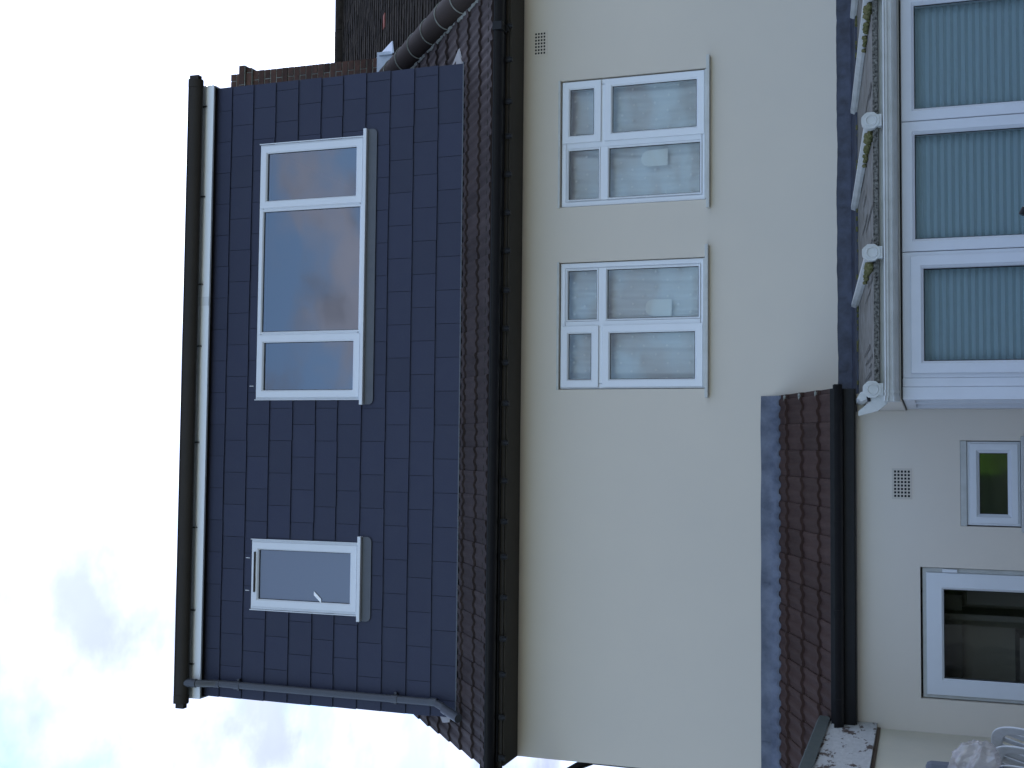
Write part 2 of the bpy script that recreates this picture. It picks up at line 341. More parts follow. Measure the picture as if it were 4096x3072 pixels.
b.build('bedroom_lining', M['room'], house)

# tiles
edges = [9.285, 9.523]
while edges[-1] < 13.8: edges.append(edges[-1]+.238)
edges = [e for e in edges if e < 13.75]
b = MB(); interlock(b, -2.605, 3.90, edges, 3.845, 9.845, T40); roof = b.build('roof', M['tile'], house)
b = MB(); b.poly([(-2.6, 13.72, 7.10), (3.95, 13.72, 7.10), (3.95, 18.1, 3.38), (-2.6, 18.1, 3.38)]); b.poly([(-2.6, 13.72, 7.06), (-2.6, 18.1, 3.34), (3.95, 18.1, 3.34), (3.95, 13.72, 7.06)]); b.build('rear_slope', M['tile'], house)
b = MB(); b.tube([(-2.62, 13.72, 7.05), (3.9, 13.72, 7.05)], .13, 16); b.build('ridge_tiles', M['ridge'], house, smooth=True)
# verge undercloak closing the left edge under the tiles
b = MB(); b.hexa([(-2.60, 9.36, zroof(9.36)-.03), (-2.56, 9.36, zroof(9.36)-.03), (-2.56, 13.7, zroof(13.7)-.03), (-2.60, 13.7, zroof(13.7)-.03),
                  (-2.60, 9.36, zroof(9.36)-.004), (-2.56, 9.36, zroof(9.36)-.004), (-2.56, 13.7, zroof(13.7)-.004), (-2.60, 13.7, zroof(13.7)-.004)]); b.build('verge', M['brown'], house)
# half-round tiles capping the joint with the next roof
sl = Vector((0, math.cos(R(40)), math.sin(R(40)))); nr = Vector((0, -math.sin(R(40)), math.cos(R(40)))); XR = 4.01
b = MB(); mo = MB(); s0 = 0
p0 = Vector((XR, 9.16, zroof(9.16)))
while s0 < 5.75:
    rows = []
    for s_, rr in ((s0+.006, .136), (s0+.452, .128)):
        rows.append([p0+sl*s_+nr*(.035+rr*math.sin(a))+Vector((-rr*1.02*math.cos(a), 0, 0)) for a in [R(-8+196*i/16) for i in range(17)]])
        rows.append([p0+sl*s_+nr*(.035+(rr-.018)*math.sin(a))+Vector((-(rr-.018)*math.cos(a), 0, 0)) for a in [R(-8+196*i/16) for i in range(17)]])
    n = b.add([v for r_ in rows for v in r_]); tt = random.random()
    for i in range(16):
        for a_, c_ in ((0, 34), (51, 17), (17, 0), (34, 51)):
            b.face((n+a_+i, n+a_+i+1, n+c_+i+1, n+c_+i), tt)
    # mortar bead at the joint
    q = [p0+sl*(s0-.004)+nr*(.033+.134*math.sin(a))+Vector((-.136*math.cos(a), 0, 0)) for a in [R(-8+196*i/16) for i in range(17)]]
    mo.tube(q, .0065, 6)
    s0 += .452
b.build('bonding_ridge', M['ridge'], house, smooth=True)
for sd_ in (-1, 1):
    pts = []; rad = []
    for i in range(150):
        s_ = .04+i*.0385; pts.append(p0+sl*s_+Vector((sd_*(.134+random.uniform(0, .012)), 0, 0))+nr*(.018+random.uniform(-.004, .008))); rad.append(random.uniform(.012, .024))
    mo.tube(pts, rad, 6)
mo.build('ridge_mortar', M['mortar'], house, smooth=True)

# eaves
b = MB(); b.box(-2.75, 4.05, 9.345, 9.37, 3.272, 3.46); b.build('fascia', M['brown'], house)
b = MB(); b.box(-2.593, 4.05, 9.372, YW-.002, 3.262, 3.282); b.build('soffit', M['soffit_brown'], house)
def gutter_profile(yc, zt, r, th=.004, sq=1.0):
    a = [(yc+r*math.cos(t), zt+r*sq*math.sin(t)) for t in [math.pi+math.pi*i/14 for i in range(15)]]
    c = [(yc+(r-th)*math.cos(t), zt+(r-th)*sq*math.sin(t)) for t in [math.pi+math.pi*i/14 for i in range(15)]]
    return [(yc-r-.004, zt+.006), (yc-r-.004, zt-.004)] + a + c[::-1] + [(yc-r+th, zt+.006)]
def tilted(mb, x_ref, slope):
    mb.v = [(x, y, z+(x-x_ref)*slope) for x, y, z in mb.v]
b = MB(); b.prism_x(gutter_profile(9.275, 3.362, .058, sq=1.05), -2.95, 4.2); tilted(b, .8, -.003)
gut = b.build('gutter', M['black'], house, smooth=True)
b = MB(); b.box(-.035, .035, 9.206, 9.345, 3.285, 3.372); b.box(-.02, .02, 9.30, 9.343, 3.262, 3.29); b.v = [(x+3.50, y, z) for x, y, z in b.v]
b.build('gutter_union', M['black'], gut, bevel=.006)
b = MB()                                                     # clips along the soffit edge
br0 = None
b.tube([(0, 9.338, 3.235), (0, 9.338, 3.275)], .021, 10); b.box(-.022, .022, 9.326, 9.344, 3.25, 3.31)
xs_ = [3.86-.318*i for i in range(21)]
b.v = [(x+xs_[0], y, z) for x, y, z in b.v]
clip = b.build('eaves_clip', M['black'], house, smooth=True)
for x in xs_[1:]:
    c = clip.copy(); col.objects.link(c); c.parent = house; c.location = (x-xs_[0]+random.uniform(-.02, .02), 0, random.uniform(-.004, .004))
# corner downpipe with swan neck
b = MB(); b.tube([(-2.665, 9.27, 3.33), (-2.665, 9.27, 3.16)], .040, 14); b.tube([(-2.665, 9.27, 3.19), (-2.665, 9.27, 3.13)], .046, 14)
b.tube([(-2.665, 9.27, 3.15), (-2.70, 9.29, 3.10), (-2.76, 9.38, 3.05), (-2.76, 9.6, 2.95), (-2.69, 9.95, 2.80), (-2.67, 10.1, 2.70), (-2.67, 10.1, -2.0)], .034, 14)
b.build('downpipe', M['black'], house, smooth=True)

# air brick helper
def airbrick(parent, x0, x1, z0, z1, yw, nx, nz, margin=.018):
    fr_ = MB(); pit = MB()
    hw = (x1-x0-2*margin)/nx; hh = (z1-z0-2*margin)/nz
    holes = []
    for i in range(nx):
        for j in range(nz):
            cx, cz = x0+margin+(i+.5)*hw, z0+margin+(j+.5)*hh
            holes.append((cx-hw*.31, cx+hw*.31, cz-hh*.31, cz+hh*.31))
    fr_.wall(x0, x1, z0, z1, yw-.004, yw-.0005, holes)
    pit.poly([(x0+.01, yw-.0008, z0+.01), (x1-.01, yw-.0008, z0+.01), (x1-.01, yw-.0008, z1-.01), (x0+.01, yw-.0008, z1-.01)])
    o = fr_.build('air_brick', M['render'], parent); pit.each('vent_holes', M['dark'], o)
b = MB(); b.tube([(1.16, YW+.012, 1.690), (1.175, YW+.012, 1.682), (1.19, YW+.014, 1.688)], [.006, .010, .005], 7); b.build('rust_mark', M['wood'], house)
airbrick(house, 3.378, 3.600, 3.052, 3.178, YW, 7, 4, .012)

# ---- windows
def pane(parent, x0, x1, z0, z1, y, mt, name='pane'):
    p = MB(); p.poly([(x0,y,z0),(x1,y,z0),(x1,y,z1),(x0,y,z1)]); return p.build(name, mt, parent)
def gasket(mb, x0, x1, z0, z1, y):                            # black rubber line round a pane
    for r_ in ((x0,x1,z0,z0+.005),(x0,x1,z1-.005,z1),(x0,x0+.005,z0,z1),(x1-.005,x1,z0,z1)): mb.box(r_[0], r_[1], y-.004, y-.0005, r_[2], r_[3])

def first_floor_window(H, fan_right):
    x0, x1, z0, z1 = H; yf = YW+.022
    win = MB(); win.frame(x0+.006, x1-.006, z0+.002, z1-.006, .048, yf, yf+.07)
    xm = (2.578 if fan_right else 1.045); zt_ = z0+.880
    win.box(xm-.024, xm+.024, yf+.001, yf+.068, z0+.05, z1-.054)
    for xa, xb in ((x0+.054, xm-.024), (xm+.024, x1-.054)): win.box(xa, xb, yf+.0016, yf+.066, zt_-.030, zt_+.030)
    w_ = win.build('window', M['upvc'], house, bevel=.004)
    s_ = MB(); s_.box(x0-.075, x1+.095, YW-.055, yf+.01, z0-.026, z0+.001); s_.box(x0+.01, x1-.01, YW-.012, yf+.02, z0+.001, z0+.022); s_.build('sill', M['old_upvc'], w_, bevel=.004)
    h_ = MB(); h_.box(x0-.004, x1+.004, YW-.010, yf+.02, z1+.001, z1+.020); h_.build('head_trim', M['old_upvc'], w_, bevel=.002)
    gk = MB(); ys = yf-.016
    cx = (xm+.019, x1-.013) if fan_right else (x0+.018, xm-.014)
    fx = (x0+.054, xm-.026) if fan_right else (xm+.026, x1-.054)
    for za, zb in ((zt_+.024, z1-.014), (z0+.026, zt_-.008)):
        sa = MB(); sa.frame(cx[0], cx[1], za, zb, .066, ys, yf+.05); so_ = sa.build('sash', M['upvc'], w_, label=None)
        pane(w_, cx[0]+.062, cx[1]-.062, za+.062, zb-.062, ys+.022, M['curtain_glass']); gasket(gk, cx[0]+.066, cx[1]-.066, za+.066, zb-.066, ys+.022)
    for za, zb in ((zt_+.030, z1-.054), (z0+.048, zt_-.030)):
        bd = MB(); bd.frame(fx[0], fx[1], za, zb, .016, yf-.004, yf+.05, .010); bd.build('glazing_bead', M['upvc'], w_)
        pane(w_, fx[0]+.010, fx[1]-.010, za+.010, zb-.010, yf+.022, M['curtain_glass']); gasket(gk, fx[0]+.016, fx[1]-.016, za+.016, zb-.016, yf+.022)
    gk.build('gasket', M['black'], w_)
first_floor_window(HR, True); first_floor_window(HL, False)

def curtain(name, x0, x1, z0, z1, y, seed, label):
    rnd = random.Random(seed); nx = 150; n = 14; b = MB(); pts = []
    ph = [rnd.uniform(0, 6.28) for _ in range(4)]
    for j in range(n+1):
        z = z0+(z1-z0)*j/n; row = []
        for i in range(nx+1):
            x = x0+(x1-x0)*i/nx; u = x*(1+.02*math.sin(z*2+ph[3]))
            d = .012*math.sin(u*44+1.3*math.sin(u*9+ph[0])+ph[1])+.009*math.sin(u*21+ph[2]+z*.5)+.004*math.sin(u*97)
            row.append((x, y+d, z))
        pts += row
    k = b.add(pts)
    for j in range(n):
        for i in range(nx): a = k+j*(nx+1)+i; b.face((a, a+1, a+nx+2, a+nx+1))
    n0 = len(b.f); zrow = 0; z = z0+.12
    while z < z1:
        x = x0+.05+(.07 if zrow % 2 else 0)
        while x < x1:
            dx = x+rnd.uniform(-.01, .01); dz = z+rnd.uniform(-.01, .01); b.poly([(dx+.010*math.cos(t), y-.042, dz+.010*math.sin(t)) for t in [i*math.pi/4 for i in range(8)]]); x += .14
        z += .10; zrow += 1
    b.alt = (n0, M['dot'])
    lone(name, b, M['curtain'], label, 'curtain', ((x0+x1)/2, y, z0), 'net curtains upstairs', smooth=True)
curtain('net_curtain', 2.02, 3.17, 1.60, 2.98, 9.87, 3, 'white net curtain with tiny dots in the window nearer the conservatory, under the air brick')
curtain('net_curtain', .46, 1.60, 1.60, 2.98, 9.87, 8, 'white net curtain with tiny dots in the window nearer the blank stretch of wall')
def arch_card(xc, z0, h, wd, lean, label):
    b = MB(); r = wd/2; pr = [(-r, 0), (r, 0)]+[(r*math.cos(t), h-r+r*math.sin(t)) for t in [math.pi*i/12 for i in range(13)]]
    pr = [(xc+x+lean*z, z0+z) for x, z in pr]; b.prism_y(pr, 9.790, 9.7955)
    lone('arched_card', b, M['card'], label, 'card', (xc, 9.793, z0), 'arched cards upstairs', bevel=.001)
arch_card(1.172, 1.975, .222, .138, .02, 'clean white arch-topped card in the window nearer the blank wall, crisp and upright')
arch_card(2.440, 2.012, .224, .136, -.03, 'faint white arch-topped card in the window nearer the conservatory, tilted slightly')

# ---- dormer
DX0, DX1, DY = -2.352, 3.424, 9.836
BW = (.425, 2.833, 4.830, 5.922); SW = (-1.519, -.879, 4.822, 5.928)
b = MB(); b.wall(DX0+.012, DX1-.012, 3.6, 6.54, DY+.016, DY+.12, (BW, SW)); b.build('dormer_wall', M['membrane'], house)
b = MB()
for x in (DX0+.012, DX1-.092): b.box(x, x+.08, DY+.125, 13.4, 3.9, 6.54)
b.each('dormer_cheek', M['slate'], house)
rows = [3.869, 4.111, 4.348, 4.585, 4.826, 5.065, 5.289, 5.528, 5.770, 6.008, 6.244, 6.448]
sl_ = MB()
def slate_piece(x0, x1, z0, z1, zr0, zr1, t, tx):
    if x1-x0 < .006 or z1-z0 < .006: return
    def yf(z, x): return DY-.004+.011*(z-zr0)/(zr1-zr0)+tx*(x-x0)
    p = [(x0, yf(z0, x0), z0), (x1, yf(z0, x1), z0), (x1, yf(z0, x1)+.006, z0), (x0, yf(z0, x0)+.006, z0),
         (x0, yf(z1, x0), z1), (x1, yf(z1, x1), z1), (x1, yf(z1, x1)+.006, z1), (x0, yf(z1, x0)+.006, z1)]
    sl_.hexa(p, t)
for i in range(len(rows)-1):
    zb, zt = rows[i], rows[i+1]+.004
    if i == len(rows)-2: zt = rows[i+1]
    ph = -.858 if i % 2 == 1 else -.708
    k = math.floor((DX0-ph)/.3)
    while ph+k*.3 < DX1:
        a, c = max(ph+k*.3+.0018, DX0+random.uniform(-.002, .002)), min(ph+(k+1)*.3-.0018, DX1+random.uniform(-.003, .003)); k += 1
        if c-a < .01: continue
        t = random.random(); tx = random.uniform(-.004, .004); zj = zb+random.uniform(-.0025, .0025)
        pieces = [(a, c, zj, zt)]
        for W in (BW, SW):
            nxt = []
            for (xa, xb, za, zb_) in pieces:
                if xb <= W[0] or xa >= W[1] or zb_ <= W[2] or za >= W[3]: nxt.append((xa, xb, za, zb_)); continue
                if xa < W[0]: nxt.append((xa, W[0]-random.uniform(.0, .005), za, zb_))
                if xb > W[1]: nxt.append((W[1]+random.uniform(.0, .005), xb, za, zb_))
                xm0, xm1 = max(xa, W[0]-.002), min(xb, W[1]+.002)
                if za < W[2]: nxt.append((xm0, xm1, za, W[2]))
                if zb_ > W[3]: nxt.append((xm0, xm1, W[3]+.001, zb_))
            pieces = nxt
        for p in pieces: slate_piece(*p, zb, zt, t, tx)
sl_.build('slate_cladding', M['slate'], house)
b = MB(); b.box(DX0-.01, DX1+.006, 9.812, DY+.012, 3.856, 3.868); b.box(DX0-.01, DX1+.006, 9.806, 9.8125, 3.852, 3.864); b.build('base_flashing', M['apron'], house, bevel=.003)
# pale flashing ends at the two bottom corners
b = MB(); b.hexa([(3.43, 9.86, 3.885), (3.60, 9.93, 3.945), (3.46, 10.12, 4.10), (3.43, 10.12, 4.10), (3.43, 9.86, 3.90), (3.59, 9.93, 3.96), (3.455, 10.12, 4.12), (3.43, 10.12, 4.12)]); b.build('corner_flashing', M['pale_board'], house)
b = MB(); b.hexa([(-2.362, 9.90, 3.945), (-2.41, 9.91, 3.955), (-2.45, 10.04, 4.06), (-2.362, 10.14, 4.15), (-2.362, 9.90, 3.96), (-2.41, 9.91, 3.97), (-2.45, 10.04, 4.075), (-2.362, 10.14, 4.165)][::-1]); b.build('corner_flashing', M['pale_board'], house)
# flat roof, fascia, gutter
b = MB(); b.box(DX0-.03, DX1+.03, 9.80, 13.6, 6.545, 6.64); b.build('dormer_roof', M['felt'], house)
b = MB(); b.box(DX0-.02, DX1+.014, 9.772, 9.797, 6.407, 6.63); b.box(DX0-.02, DX1+.014, 9.797, 9.83, 6.452, 6.47)
for x in (DX0-.02, DX1+.002): b.box(x, x+.012, 9.797, 13.5, 6.407, 6.60)
b.build('dormer_fascia', M['shade_offset_upvc'], house, bevel=.003)
b = MB(); b.box(DX0, DX1, 9.80, 9.834, 6.412, 6.450); b.build('fascia_shadow_strip', M['brown'], house)  # brown strip behind the fascia; the thin soffit shadow is put into its colour
b = MB(); b.box(1.315, 1.40, 9.768, 9.7715, 6.409, 6.54); b.build('fascia_joint', M['upvc'], house)
b = MB(); b.prism_x(gutter_profile(9.712, 6.605, .058, sq=1.95), DX0-.055, DX1+.055); 
for x in (DX0-.055, DX1+.043): b.prism_x([(9.712+.056*math.cos(t), 6.603+.056*1.95*math.sin(t)) for t in [math.pi+math.pi*i/12 for i in range(13)]], x, x+.012)
for x in (DX1-.02, DX0-.045): b.prism_x([(9.712+.064*math.cos(t), 6.611+.064*1.90*math.sin(t)) for t in [math.pi+math.pi*i/12 for i in range(13)]], x, x+.065)
b.box(DX1+.055, DX1+.095, 9.675, 9.735, 6.52, 6.615); b.box(DX0-.10, DX0-.055, 9.675, 9.735, 6.52, 6.605)
dg = b.build('dormer_gutter', M['brown'], house, smooth=True)
for i, x in enumerate((3.23, 2.36, 1.52, .93, .02, -.78, -1.55, -2.05)):
    if i == 0:
        b = MB(); b.box(x-.005, x+.005, 9.756, 9.7715, 6.495, 6.59); b.box(x-.004, x+.004, 9.745, 9.771, 6.475, 6.50); cl_ = b.build('gutter_bracket', M['black'], dg)
    else:
        c = cl_.copy(); col.objects.link(c); c.parent = dg; c.location = (x-3.23, 0, 0)
b = MB(); xp = -2.215
b.tube([(xp, 9.712, 6.52), (xp, 9.712, 6.46), (xp, 9.715, 6.41)], .040, 14)
b.tube([(xp, 9.715, 6.42), (xp, 9.73, 6.35), (xp, 9.77, 6.27), (xp, 9.782, 6.22)], .034, 14)
pts = [(xp, 9.782, 6.25), (xp-.003, 9.782, 5.2), (xp-.006, 9.782, 4.05), (xp-.03, 9.75, 3.96), (xp-.065, 9.69, 3.885)]
b.tube(pts, .033, 14)
for z_ in (6.235, 6.02, 4.43, 4.06): b.tube([(xp-.003, 9.782, z_-.035), (xp-.003, 9.782, z_+.03)], .0365, 14)
b.tube([(xp-.045, 9.735, 3.94), (xp-.085, 9.61, 3.755)], .040, 14)
dp = b.build('dormer_downpipe', M['grey_pvc'], house, smooth=True)
b = MB()
for z_ in (6.02, 4.43): b.box(xp-.055, xp+.05, 9.80, 9.828, z_-.012, z_+.012)
b.each('pipe_clip', M['grey_pvc'], dp)

def dormer_window(W, sashes, panes, mulls, glassm):
    x0, x1, z0, z1 = W; yf = DY+.004
    f = MB(); f.frame(x0, x1, z0, z1, .047, yf, yf+.075)
    for xm in mulls: f.box(xm-.022, xm+.022, yf+.001, yf+.07, z0+.047, z1-.047)
    w_ = f.build('dormer_window', M['upvc'], house, bevel=.003)
    gk = MB()
    for (a, c) in sashes:
        s_ = MB(); s_.frame(a, c, z0+.018, z1-.012, .068, yf-.014, yf+.06); s_.build('sash', M['upvc'], w_)
        pane(w_, a+.06, c-.06, z0+.078, z1-.072, yf+.014, glassm); gasket(gk, a+.068, c-.068, z0+.086, z1-.080, yf+.014)
    for (a, c) in panes:
        s_ = MB(); s_.frame(a, c, z0+.0, z1-.03, .018, yf-.003, yf+.05, .010); s_.build('glazing_bead', M['upvc'], w_)
        pane(w_, a+.012, c-.012, z0+.012, z1-.042, yf+.02, glassm); gasket(gk, a+.018, c-.018, z0+.018, z1-.048, yf+.02)
    gk.build('gasket', M['black'], w_)
    s_ = MB(); s_.box(x0-.052, x1+.066, DY-.045, DY+.02, z0-.034, z0-.001); s_.build('sill', M['upvc'], w_, bevel=.004)
    a_ = MB(); r = .045; xa, xb, za, zb = x0-.05, x1+.064, z0-.125, z0-.034
    pr = [(xa, zb), (xa, za+r)]+[(xa+r-r*math.cos(t), za+r-r*math.sin(t)) for t in [R(i*15) for i in range(7)]]+[(xb-r+r*math.sin(t), za+r-r*math.cos(t)) for t in [R(i*15) for i in range(7)]]+[(xb, zb)]
    a_.prism_y(pr, DY-.012, DY-.006); a_.build('apron', M['apron'], w_)
    t_ = MB()                                                # white trim peeping out beside and above the slates
    for xx in (x0-.008, x1+.001): t_.box(xx, xx+.007, yf-.016, yf+.05, z0, z1+.004)
    t_.each('edge_trim', M['upvc'], w_)
    l_ = MB(); n = l_.add([(x0-.1,DY+.125,z0-.3),(x1+.1,DY+.125,z0-.3),(x1+.1,DY+.125,z1+.2),(x0-.1,DY+.125,z1+.2),(x0-.1,12.6,z0-.3),(x1+.1,12.6,z0-.3),(x1+.1,12.6,z1+.2),(x0-.1,12.6,z1+.2)])
    for q in ((4,7,6,5),(0,4,5,1),(1,5,6,2),(2,6,7,3),(3,7,4,0)): l_.face([n+i for i in q])
    l_.build('room_lining', M['room'], w_)
    return w_
dormer_window(BW, ((.442, 1.024), (2.226, 2.815)), ((1.040, 2.212),), (1.030, 2.222), M['glass'])
sw_ = dormer_window(SW, ((-1.492, -.900),), (), (), M['obscure'])
b = MB(); b.box(-1.36, -.99, DY-.022, DY-.010, 5.876, 5.890); b.build('trickle_vent', M['brown'], sw_)
b = MB(); b.box(-1.43, -1.395, DY+.008, DY+.014, 5.20, 5.275); b.v = [(x+(z-GZ-5.2)*.9, y, z) for x, y, z in b.v]; b.build('sticker', M['dot'], sw_)
b = MB()
for x in (-1.05, -1.35, .55): b.box(x-.002, x+.002, DY-.003, DY+.006, 5.945, 5.985)
b.each('exposed_liner', M['dot'], house)

# ================================================================== LEAN-TO EXTENSION
YG = 8.75; T25 = math.tan(R(25))
ext = thing('lean_to_extension', 'cream single-storey lean-to with red-brown tiled roof and black gutter below the bedroom windows', 'extension', (-1, YG, -2.05))
DO = (-1.682, -.790, -2.05, .035); WO = (-.504, .078, -.62, -.228)
b = MB(); b.wall(-2.58, .40, -2.05, .62, YG, YG+.2, (DO, WO)); b.build('wall', M['low_render'], ext)
b = MB(); b.box(.20, .40, YG+.2, YW-.002, -2.05, .56); b.prism_x([(YG+.03, .562), (YW-.004, .562), (YW-.004, 1.03)], .20, .398); b.box(-2.58, -2.38, YG+.2, YW-.002, -2.05, .56); b.each('side_wall', M['render'], ext)
b = MB(); n = b.add([(-2.37,YG+.21,-2.04),(.19,YG+.21,-2.04),(.19,YG+.21,.5),(-2.37,YG+.21,.5),(-2.37,YW-.01,-2.04),(.19,YW-.01,-2.04),(.19,YW-.01,.5),(-2.37,YW-.01,.5)])
for q in ((4,7,6,5),(0,4,5,1),(1,5,6,2),(2,6,7,3),(3,7,4,0)): b.face([n+i for i in q])
b.build('kitchen_lining', M['kitchen'], ext)
b = MB(); b.box(-1.70, -1.30, YG+.45, YG+.9, -2.04, -.62); b.box(-1.2, -1.16, YG+.5, YW-.02, -2.0, .3); b.box(-1.68, -1.05, YW-.25, YW-.02, -.25, .25); b.box(-1.1, -.72, YG+.6, YG+.66, -1.6, -.28); b.each('kitchen_units', M['cupboard'], ext)
b = MB(); interlock(b, -2.62, .435, [8.630, 8.895, 9.210, 9.512, 9.78], 1.085, 9.72, T25)
rf = b.build('roof', M['porch_tile'], ext)
b = MB()
for y in (8.90, 9.215, 9.515):
    z = 1.085+(y-9.72)*T25
    for k in range(3): b.tube([(.385+.010*k, y+.004+random.uniform(-.01, .01), z+.034), (.415+.004*k, y+.022, z+.042)], [.012, .009], 7)
tag(b.build('verge_mortar', M['mortar'], rf, smooth=True), kind='stuff')
# lead dressed over the tiles, its lower edge following the rolls
b = MB(); nx = 240; cols_ = []
for i in range(nx+1):
    x = -2.60+(.43+2.60)*i/nx; u = (x/.1) % 1; roll = .5+.5*math.tanh(3*math.cos(2*math.pi*(u-.75)))
    wob = .006*noise.noise(Vector((x*3, 0, 0)))
    yl = 9.655+.006*(1-roll)+wob; zl = 1.085+(yl-9.72)*T25+.012
    cols_.append([(x, YW-.006, 1.236+wob*.8), (x, YW-.007, 1.20), (x, YW-.010, 1.160+wob), (x, YW-.014, 1.148+.006*roll), (x, yl+.030, zl+.050+.010*roll), (x, yl, zl+.020+.018*roll), (x, yl+.002, zl+.004+.018*roll)])
n = b.add([p for c_ in cols_ for p in c_])
for i in range(nx):
    for j in range(6): a = n+i*7+j; b.face((a, a+7, a+8, a+1))
b.build('lead_flashing', M['lead'], ext, smooth=True)
b = MB()
for x in (-1.06, -2.3): b.box(x-.006, x+.006, YW-.015, YW-.0075, 1.165, 1.232)
b.each('flashing_lap', M['lead'], ext)
b = MB(); b.box(-2.62, .43, 8.60, 8.622, .46, .62); b.box(-2.62, .43, 8.6225, YG-.002, .452, .470); b.build('fascia', M['black'], ext)
b = MB(); b.prism_x(gutter_profile(8.535, .586, .055, sq=1.0), -2.62, .45); b.prism_x([(8.535+.055*math.cos(t), .586+.055*math.sin(t)) for t in [math.pi+math.pi*i/12 for i in range(13)]], .44, .455)
lg = b.build('gutter', M['black'], ext, smooth=True)
for i, x in enumerate((.1, -.5, -1.1, -1.7)):
    if i == 0: b = MB(); b.prism_x([(8.535+.060*math.cos(t), .590+.060*math.sin(t)) for t in [math.pi+math.pi*k/12 for k in range(13)]], x-.02, x+.02); c0 = b.build('gutter_bracket', M['black'], lg, smooth=True)
    else: c = c0.copy(); col.objects.link(c); c.parent = lg; c.location = (x-.1, 0, 0)
airbrick(ext, -.330, -.118, .083, .216, YG, 8, 5, .010)
# small obscure window
x0, x1, z0, z1 = WO; yf = YG+.012
f = MB(); f.frame(x0+.008, x1-.006, z0+.012, -.272, .030, yf, yf+.07); w_ = f.build('window', M['upvc'], ext)
f = MB(); f.frame(x0+.022, x1-.020, z0+.026, -.288, .064, yf-.014, yf+.05, .022); f.build('sash', M['upvc'], w_)
pane(w_, -.425, .0, -.545, -.346, yf+.016, M['reeded']); g_ = MB(); gasket(g_, -.419, -.005, -.541, -.351, yf+.016); g_.build('gasket', M['black'], w_)
f = MB(); f.box(x0+.002, x1-.002, YG-.006, yf+.03, -.270, -.230); f.build('head_trim', M['old_upvc'], w_, bevel=.003)
f = MB(); f.box(x0-.03, x1+.03, YG-.05, yf+.02, z0-.024, z0+.010); f.build('sill', M['old_upvc'], w_, bevel=.004)
# door
x0, x1, z0, z1 = DO; yf = YG+.030
f = MB(); f.frame(x0+.006, x1-.004, z0+.01, z1-.014, .040, yf, yf+.07); d_ = f.build('door_frame', M['old_upvc'], ext)
f = MB(); f.frame(-1.652, -.826, -2.02, -.004, .112, yf-.018, yf+.05, .014); f.box(-1.56, -.92, yf-.012, yf+.03, -1.25, -1.14); f.box(-1.56, -.92, yf-.002, yf+.03, -1.93, -1.25); f.build('door_leaf', M['upvc'], d_)
pane(d_, -1.545, -.93, -1.15, -.112, yf+.006, M['door_glass']); g_ = MB(); gasket(g_, -1.540, -.938, -1.14, -.116, yf+.006); g_.build('gasket', M['black'], d_)
f = MB(); f.box(-.823, -.799, yf-.022, yf-.001, -.205, -.108); f.box(-.823, -.799, yf-.022, yf-.001, -1.7, -1.6); f.each('hinge', M['upvc'], d_, bevel=.003)
f = MB(); f.tube([(-1.61, yf-.02, -1.05), (-1.61, yf-.06, -1.05), (-1.50, yf-.06, -1.05)], .010, 8); f.box(-1.625, -1.595, yf-.028, yf-.018, -1.16, -.94); f.build('handle', M['upvc'], d_, bevel=.002)

# ================================================================== CONSERVATORY
YC = 7.10
con = thing('conservatory', 'white conservatory with grubby polycarbonate roof, round bar caps and teal blinds at its windows', 'conservatory', (2.2, YC, -2.05))
CX0, CX1 = .290, 4.9
TS = (.485-.268)/(9.62-7.10)
def zs(y): return .268+(y-7.10)*TS
b = MB(); b.box(CX0, CX1, YC-.03, YC+.22, -2.05, -1.38); b.box(CX0, CX0+.2, YC+.22, YG-.002, -2.05, -1.38); b.build('dwarf_wall', M['render'], con)
# front frames
b = MB(); b.box(CX0+.002, CX1, YC-.06, YC+.08, -1.379, -1.34); b.build('cill', M['con_upvc'], con, bevel=.004)
MX = [CX0, 1.126, 1.873, 2.62, 3.37, 4.12, 4.9]
wf = MB()
wf.box(CX0, CX0+.072, YC, YC+.07, -1.34, .116); wf.box(CX0+.0725, CX0+.122, YC-.002, YC+.066, -1.34, .114)      # corner post and fillet
wins = []
for i in range(len(MX)-1):
    a, c = (CX0+.1225, MX[1]-.002) if i == 0 else (MX[i]+.002, MX[i+1]-.002)
    f = MB(); f.frame(a, c, -1.338, .112, .072, YC-.002, YC+.07, .016); w_ = f.build('window', M['con_upvc'], con)
    za, zb, xa, xb = -1.27, .044, a+.066, c-.066
    if i in (0, 3):
        f = MB(); f.frame(a+.024, c-.024, -1.315, .068, .070, YC-.020, YC+.05, .016); f.build('sash', M['con_upvc'], w_); xa, xb, za, zb = a+.09, c-.09, -1.25, .002
    pane(w_, xa, xb, za, zb, YC+.028, M['cons_glass']); g_ = MB(); gasket(g_, xa+.005, xb-.005, za+.003, zb-.003, YC+.028); g_.build('gasket', M['black'], w_)
    # pleated blind behind the glass: a thing of its own
    bl = MB(); xa -= .02; xb += .02; pr = []; z = zb+.03; k = 0
    while z > za-.02: pr.append((YC+.095+(.012 if k % 2 else -.012), z)); z -= .0193; k += 1
    n = bl.add([(xa, y, z) for y, z in pr]+[(xb, y, z) for y, z in pr]); q = len(pr)
    for k in range(q-1): bl.face((n+k, n+k+1, n+q+k+1, n+q+k))
    lab = ['teal pleated blind in the opening conservatory window beside the lean-to wall', 'teal pleated blind in the conservatory pane with the folded lounger in front', 'teal pleated blind in the conservatory pane on the far right of the house', None, None, None][i]
    if lab: lone('pleated_blind', bl, M['blind'], lab, 'blind', ((xa+xb)/2, YC+.095, za), 'conservatory blinds')
    else: lone('pleated_blind', bl, M['blind'], 'teal pleated blind in a conservatory pane beyond the third bar cap', 'blind', ((xa+xb)/2, YC+.095, za), 'conservatory blinds')
wf.build('corner_post', M['con_upvc'], con, bevel=.004)
